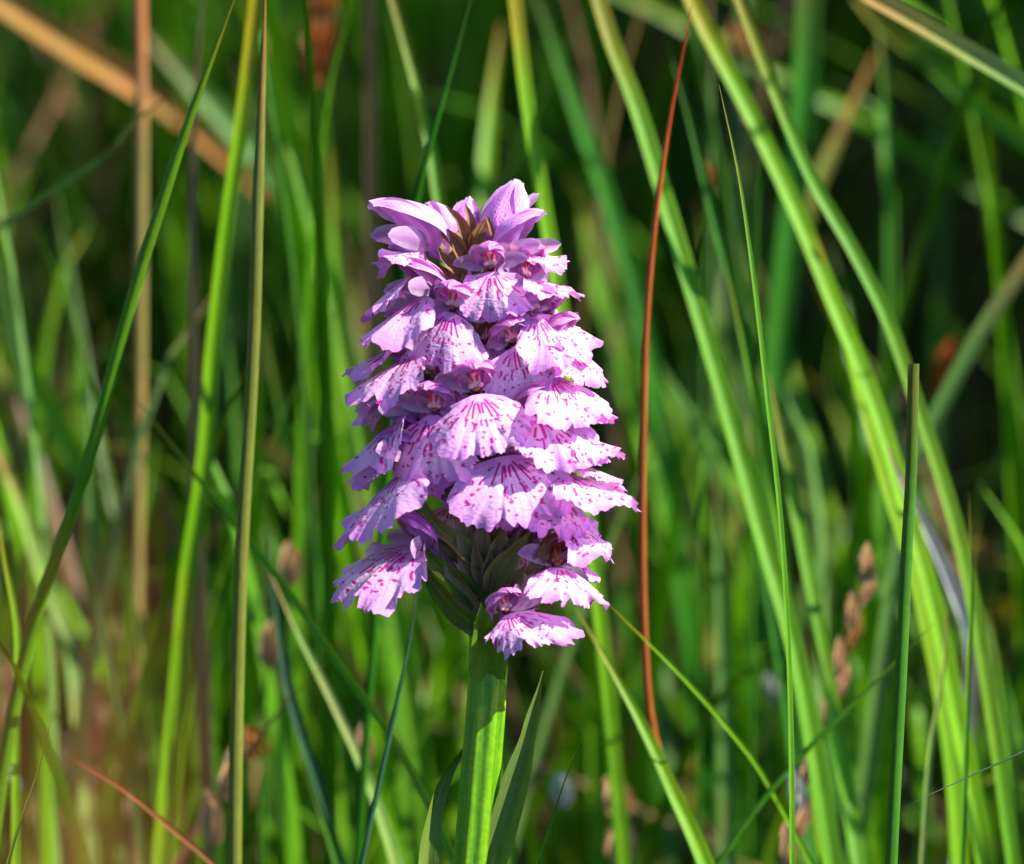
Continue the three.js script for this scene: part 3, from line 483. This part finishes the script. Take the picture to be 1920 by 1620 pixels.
const FL = [
  // front, from the top
  { x: 920, y: 502, az: 4, pitch: 12, s: 0.95, seed: 1, lip: { L: 102, drop: [38, 74] }, sep: { lift: 8, len: 60 }, hoodSize: { h: 50, w: 25 } },
  { x: 848, y: 578, az: -16, pitch: 12, roll: -6, s: 0.98, seed: 2, lip: { L: 122, wide: 1.05, drop: [42, 80], side: 0.55 }, sep: { lift: -14, len: 58 } },
  { x: 962, y: 640, az: 22, pitch: 10, roll: 20, s: 0.98, seed: 3, lip: { L: 112, wide: 1.28, drop: [36, 72] }, sep: { len: 46 }, r: 82 },
  { x: 893, y: 732, dz: 108, az: 6, pitch: 6, roll: 8, s: 1.05, seed: 4, lip: { L: 126, wide: 1.2, drop: [36, 76] }, sep: { lift: 22, len: 64 }, sepals: [1, 0] },
  { x: 816, y: 770, az: -24, pitch: 14, roll: -4, s: 1.02, seed: 5, lip: { L: 138, wide: 0.95, drop: [46, 84], side: 0.6 }, sep: { lift: 2, len: 78, tilt: -8 } },
  { x: 944, y: 846, az: 12, pitch: 8, roll: 8, s: 1.08, seed: 6, lip: { L: 132, wide: 1.25, drop: [36, 74] }, sep: { len: 44 }, r: 92 },
  { x: 872, y: 888, az: -18, pitch: 6, s: 0.85, seed: 7, lip: { L: 60, wide: 0.8, drop: [60, 95] }, pink: true, sepals: [1, 0], r: 66, hoodSize: { h: 34, len: 36 } },
  { x: 945, y: 900, az: 10, pitch: 10, s: 0.9, seed: 8, lip: { L: 96, wide: 1.05, drop: [60, 84] }, pink: true, r: 74, hood: false, sepals: [0, 0] },
  // right flank
  { x: 985, y: 522, az: 58, pitch: -8, s: 1.0, seed: 9, lip: { L: 105, wide: 1.15, drop: [12, 50] }, r: 80, sep: { lift: 4 } },
  { x: 1000, y: 585, az: 46, pitch: 8, roll: 6, s: 1.0, seed: 10, lip: { L: 122, wide: 1.2, drop: [28, 62] }, hoodSize: { len: 66 }, r: 86 },
  { x: 1040, y: 640, az: 66, pitch: 4, s: 1.0, seed: 11, lip: { L: 112, wide: 1.2, drop: [20, 60] }, r: 80, pink: true },
  { x: 1022, y: 702, az: 50, pitch: 6, roll: 6, s: 1.05, seed: 12, lip: { L: 122, wide: 1.25, drop: [26, 60] }, r: 90, sepals: [0, 1] },
  { x: 1000, y: 772, az: 46, pitch: 6, roll: 4, s: 1.08, seed: 13, lip: { L: 132, wide: 1.2, drop: [28, 62] }, r: 92, sepals: [0, 1] },
  { x: 1050, y: 806, az: 72, pitch: -2, s: 1.0, seed: 14, lip: { L: 118, wide: 1.1, drop: [12, 38] }, r: 84 },
  { x: 1046, y: 884, az: 58, pitch: -2, roll: 4, s: 1.08, seed: 15, lip: { L: 140, wide: 1.22, drop: [18, 44] }, r: 90, sepals: [0, 1] },
  { x: 1024, y: 908, az: 40, pitch: 6, s: 1.0, seed: 16, lip: { L: 106, wide: 1.1, drop: [36, 66] }, r: 88, pink: true, sepals: [0, 0] },
  { x: 1042, y: 1060, az: 36, pitch: -8, roll: -6, s: 1.0, seed: 17, lip: { L: 112, wide: 1.2, drop: [26, 74], frill: 1.8 }, r: 70, withered: true, sep: { len: 74 } },
  { x: 1010, y: 1010, az: 105, pitch: 2, s: 1.0, seed: 18, lip: { L: 120, drop: [20, 60] }, r: 90 },
  // the lowest flower
  { x: 950, y: 1146, dz: 112, az: 24, pitch: -2, roll: 14, s: 0.92, seed: 19, lip: { L: 112, wide: 1.35, drop: [28, 66], frill: 2, side: 0.35, skew: 0.3 }, r: 92, sep: { lift: 4, len: 84 }, sepals: [0, 1], hoodSize: { w: 34, h: 42 } },
  // left flank
  { x: 806, y: 548, az: -62, pitch: 2, roll: 4, s: 1.08, seed: 20, lip: { L: 142, wide: 1.15, drop: [30, 52] }, sep: { fwd: 58, len: 40, lift: 4 }, r: 80, hoodSize: { len: 66 } },
  { x: 782, y: 508, az: -82, pitch: 2, s: 1.0, seed: 21, lip: { L: 118, wide: 1.0, drop: [26, 48] }, r: 78, sepals: [0, 0] },
  { x: 784, y: 658, az: -60, pitch: 2, roll: 2, s: 1.1, seed: 22, lip: { L: 140, wide: 1.2, drop: [30, 50] }, sep: { fwd: 62, len: 44, lift: 16 }, r: 84, hoodSize: { len: 54 } },
  { x: 768, y: 640, az: -86, pitch: 2, s: 1.0, seed: 23, lip: { L: 128, wide: 1.1, drop: [22, 44] }, r: 84, sepals: [0, 0] },
  { x: 768, y: 770, az: -74, pitch: 4, s: 1.1, seed: 24, lip: { L: 142, wide: 1.2, drop: [36, 60] }, sep: { fwd: 66, len: 36, lift: 4 }, r: 86 },
  { x: 770, y: 812, az: -92, pitch: 4, s: 1.05, seed: 25, lip: { L: 132, wide: 1.05, drop: [26, 46] }, r: 86, sepals: [0, 0], hoodTint: 1 },
  { x: 772, y: 872, az: -62, pitch: 4, s: 1.12, seed: 26, lip: { L: 158, wide: 1.25, drop: [34, 62] }, sep: { fwd: 70, len: 36, lift: 22 }, r: 92, hoodTint: 1, hoodSize: { len: 60 } },
  { x: 785, y: 1022, az: -66, pitch: -2, roll: -2, s: 1.12, seed: 27, lip: { L: 156, wide: 1.35, drop: [14, 56], frill: 2 }, sep: { fwd: 30, len: 52, lift: 0 }, r: 112, hoodTint: 1 },
  { x: 1036, y: 730, az: 84, pitch: 2, s: 1.05, seed: 60, lip: { L: 118, wide: 1.2, drop: [14, 46] }, r: 84, sepals: [0, 0] },
  { x: 1050, y: 860, az: 86, pitch: 0, s: 1.05, seed: 61, lip: { L: 124, wide: 1.2, drop: [10, 40] }, r: 84, sepals: [0, 0] },
  { x: 1030, y: 590, az: 84, pitch: 0, s: 0.95, seed: 62, lip: { L: 100, wide: 1.2, drop: [14, 50] }, r: 74, sepals: [0, 0] },
  { x: 776, y: 716, az: -100, pitch: 2, s: 1.05, seed: 63, lip: { L: 126, wide: 1.2, drop: [20, 44] }, r: 84, sepals: [0, 0] },
  { x: 768, y: 905, az: -96, pitch: 2, s: 1.08, seed: 64, lip: { L: 130, wide: 1.2, drop: [20, 46] }, r: 84, sepals: [0, 0], hoodTint: 1 },
  { x: 912, y: 640, az: 0, pitch: 4, s: 0.8, seed: 70, lip: { L: 64, drop: [50, 84] }, r: 40, hood: false, sepals: [0, 0] },
  { x: 850, y: 716, az: -34, pitch: 4, s: 0.95, seed: 71, lip: { L: 96, drop: [44, 80] }, r: 50, hood: false, sepals: [0, 0], pink: true },
  { x: 960, y: 770, az: 26, pitch: 4, s: 0.95, seed: 72, lip: { L: 92, drop: [44, 80] }, r: 50, hood: false, sepals: [0, 0], pink: true },
  { x: 976, y: 560, az: 30, pitch: 4, s: 0.9, seed: 73, lip: { L: 82, drop: [44, 80] }, r: 44, hood: false, sepals: [0, 0], pink: true },
  { x: 800, y: 846, az: -40, pitch: 6, s: 0.95, seed: 74, lip: { L: 92, drop: [44, 80] }, r: 54, hood: false, sepals: [0, 0], pink: true },
  { x: 812, y: 612, az: -46, pitch: 4, s: 0.95, seed: 75, lip: { L: 92, drop: [40, 74] }, r: 52, hood: false, sepals: [0, 0] },
  { x: 1052, y: 970, az: 66, pitch: 2, s: 1.0, seed: 80, lip: { L: 112, wide: 1.2, drop: [20, 56], frill: 1.4 }, r: 70, sepals: [0, 0], hood: false },
  // the half-open buds at the top
  { x: 942, y: 446, az: 128, pitch: -60, roll: 8, s: 1.0, seed: 28, hoodTint: 3, blunt: 0.45, lip: { L: 60, wide: 0.8, drop: [-10, 10] }, r: 20, hoodSize: { len: 100, h: 44, w: 40 }, sep: { fwd: 92, len: 34, lift: 20, wid: 34 } },
  { x: 962, y: 476, az: 68, pitch: -16, s: 1.0, seed: 29, hoodTint: 3, blunt: 0.45, lip: { L: 96, wide: 0.9, drop: [16, 44] }, r: 62, hoodSize: { len: 84, h: 60, w: 36 }, sep: { fwd: 78, len: 40, lift: -10 } },
  { x: 804, y: 468, az: -72, pitch: -4, roll: 0, s: 1.25, seed: 30, hoodTint: 3, blunt: 0.45, lip: { L: 70, wide: 0.9, drop: [10, 40] }, r: 60, hoodSize: { len: 96, h: 58, w: 38 }, sep: { fwd: 74, len: 40, lift: 8 } },
  { x: 872, y: 442, az: 165, pitch: -60, s: 0.85, seed: 33, hoodTint: 3, blunt: 0.45, lip: { L: 50, wide: 0.8, drop: [-20, 10] }, r: 40, hoodSize: { len: 80, h: 34, w: 22 }, sep: { fwd: 70, len: 20, lift: 6 } },
  { x: 838, y: 440, az: -120, pitch: -30, s: 0.9, seed: 34, hoodTint: 3, blunt: 0.45, lip: { L: 60, drop: [0, 30] }, r: 50, hoodSize: { len: 70, h: 44, w: 30 } },
];
// those round the back, which close the spike
{ const R = rng(8); for (let i = 0; i < 14; i++) { const az = 115 + 130 * ((i * 0.618) % 1), y = 500 + i * 40; FL.push({ x: stemX(y) - 12 + Math.sin(az * D2R) * 80, y, az, pitch: 4, s: 0.98 + 0.1 * R(), seed: 40 + i, lip: { L: 118, drop: [30, 66] }, r: 84, sepals: [0, 0] }); } }
FL.forEach((o) => flower(o));

// ---- stem: ridged, with lit ribs
{
  const ribs = pixels(256, 128, (u, v) => { const a = 0.5 + 0.5 * Math.cos(u * Math.PI * 2 * 7), b = 0.5 + 0.5 * Math.cos(u * Math.PI * 2 * 22), n = 0.06 * noise2(u * 60, v * 5, 3) + 0.05 * noise2(u * 30, v * 40, 5); return [0.30 + 0.12 * a + 0.04 * b + 0.7 * n, 0.52 + 0.09 * a + 0.03 * b + 0.7 * n, 0.03]; });
  const m = new THREE.MeshPhysicalMaterial({ map: ribs, color: new THREE.Color(0.82, 0.82, 0.82), roughness: 0.42, bumpMap: ribs, bumpScale: 0.0001, specularIntensity: 0.5 });
  const low = [V(-0.006, -0.02, 0), V(-0.004, 0.06, 0), loc(866, 1850), loc(887, 1620), loc(902, 1440), loc(914, 1280), loc(916, 1180)];
  mesh('stem', tube(low.slice(), (t) => K * lerp(46, 35, t), { n: 80, around: 72, ridge: 0.05, ridges: 7 }), m, ORCHID);
  const up = [loc(916, 1200), loc(915, 1000), loc(912, 800), loc(906, 600), loc(896, 480), loc(888, 430)];
  mesh('stem', tube(up, (t) => K * lerp(34, 12, t), { n: 40, around: 24, ridge: 0.06 }), bractOlive, ORCHID);
}
// ---- bracts and stem leaves: [material, points [x, y, dz], widths along, facing x]
function bract(name, mat, pts, w, face = 0, cup = 0.9, lift = 0.2) {
  const p = pts.map(([x, y, z = 0]) => loc(x, y, z)), n = w.length - 1;
  return mesh(name, strip(p, (t) => { const r = t * n, i = Math.min(n - 1, Math.floor(r)), k = r - i, kk = k * k * (3 - 2 * k); return K * lerp(w[i], w[i + 1], kk); }, cup, V(face, lift, 1), { n: 32, across: 8, wave: 0.06, seed: Math.round(pts[0][0]) }), mat, ORCHID);
}
bract('bract', bractBright, [[914, 1276, 36], [912, 1232, 58], [905, 1185, 104], [902, 1130, 150]], [64, 78, 62, 36, 3], 0.25, 0.5, 0.5);
bract('bract', bractOlive, [[905, 1060, 40], [860, 1020, 62], [815, 982, 66], [790, 932, 62]], [30, 40, 30, 20, 3], -0.3, 1.0, 0.9);
bract('bract', bractGreen, [[895, 1130, 34], [850, 1085, 60], [808, 1050, 64], [782, 1012, 62], [772, 952, 60]], [36, 42, 34, 22, 12, 3], -0.4, 1.0, 0.8);
bract('bract', bractGreen, [[895, 1180, 20], [845, 1135, 30], [806, 1085, 30], [784, 1030, 26]], [36, 42, 34, 20, 3], -0.5, 1.0, 0.5);
bract('bract', bractOlive, [[920, 1110, 40], [938, 1070, 62], [965, 1035, 76], [994, 996, 80]], [34, 54, 44, 24, 3], 0.3, 1.0, 0.5);
bract('bract', bractGreen, [[935, 1190, 20], [975, 1172, 30], [1010, 1158, 34], [1042, 1136, 30]], [20, 44, 40, 24, 3], 0.2, 0.8, 0.6);
bract('bract', bractBrown, [[985, 1076, 60], [1008, 1054, 74], [1022, 1028, 80], [1032, 990, 78]], [12, 24, 24, 14, 3], 0.4, 0.8);
for (const [x0, y0, x1, y1, w] of [[905, 1120, 862, 930, 50], [912, 1110, 905, 960, 46], [922, 1110, 948, 985, 56], [928, 1100, 975, 990, 40], [900, 1150, 830, 1040, 44], [936, 1130, 985, 1060, 44], [908, 1000, 850, 900, 44], [918, 990, 960, 870, 40], [900, 860, 850, 790, 40], [905, 800, 850, 700, 40], [908, 760, 930, 690, 34], [900, 690, 830, 600, 40], [905, 640, 950, 560, 36], [896, 600, 870, 500, 34], [900, 900, 820, 830, 44], [900, 760, 800, 690, 44], [896, 690, 780, 610, 40], [920, 860, 1000, 770, 40], [915, 760, 1010, 660, 40], [905, 660, 985, 570, 36]])
  bract('bract', bractDark, [[x0, y0, 34], [lerp(x0, x1, 0.5) - 4, lerp(y0, y1, 0.5), 58], [x1, y1, 66]], [22, w, w * 0.7, 4], (x1 - x0) / 120, 1.1);
bract('bract', bractBrown, [[885, 478, 30], [878, 448, 42], [862, 412, 44], [836, 387, 38]], [20, 26, 22, 14, 2], -0.2, 0.8);
bract('bract', bractBrown, [[884, 438, 20], [882, 412, 26], [872, 382, 24]], [12, 18, 12, 2], 0.2, 0.8);
bract('bract', bractBrown, [[882, 470, 34], [896, 440, 42], [918, 406, 40]], [14, 28, 22, 4], 0.3, 0.8);
bract('bract', bractBrown, [[926, 448, 44], [920, 426, 48], [912, 404, 46]], [6, 10, 8, 2], 0.2, 0.6);
bract('bract', bractBrown, [[872, 470, 50], [850, 448, 56], [822, 428, 52]], [14, 26, 22, 4], -0.4, 0.9);
bract('bract', bractBrown, [[874, 520, 54], [856, 500, 68], [838, 486, 74], [822, 468, 74]], [14, 24, 26, 16, 3], -0.3, 0.9);
bract('bract', bractDark, [[800, 520, 60], [797, 496, 64], [795, 470, 62]], [8, 7, 2], 0, 0.6);
bract('bract', bractBrown, [[866, 486, 60], [856, 470, 64], [848, 456, 62]], [14, 12, 2], 0, 0.6);
bract('leaf', bractGreen, [[880, 1900, 10], [905, 1720, 24], [930, 1610, 30], [962, 1500, 26], [988, 1400, 16], [1006, 1320, 6], [1019, 1258, -2]], [70, 64, 46, 62, 56, 30, 4], -0.5, 0.7);
bract('leaf', bractGreen, [[862, 1950, 10], [830, 1780, 16], [802, 1640, 14], [814, 1530, 2], [836, 1460, -14], [872, 1402, -40]], [60, 56, 52, 40, 28, 8], 0.3, 0.7);


for (const o of scene.children) shade(o);
renderer.render(scene, camera);
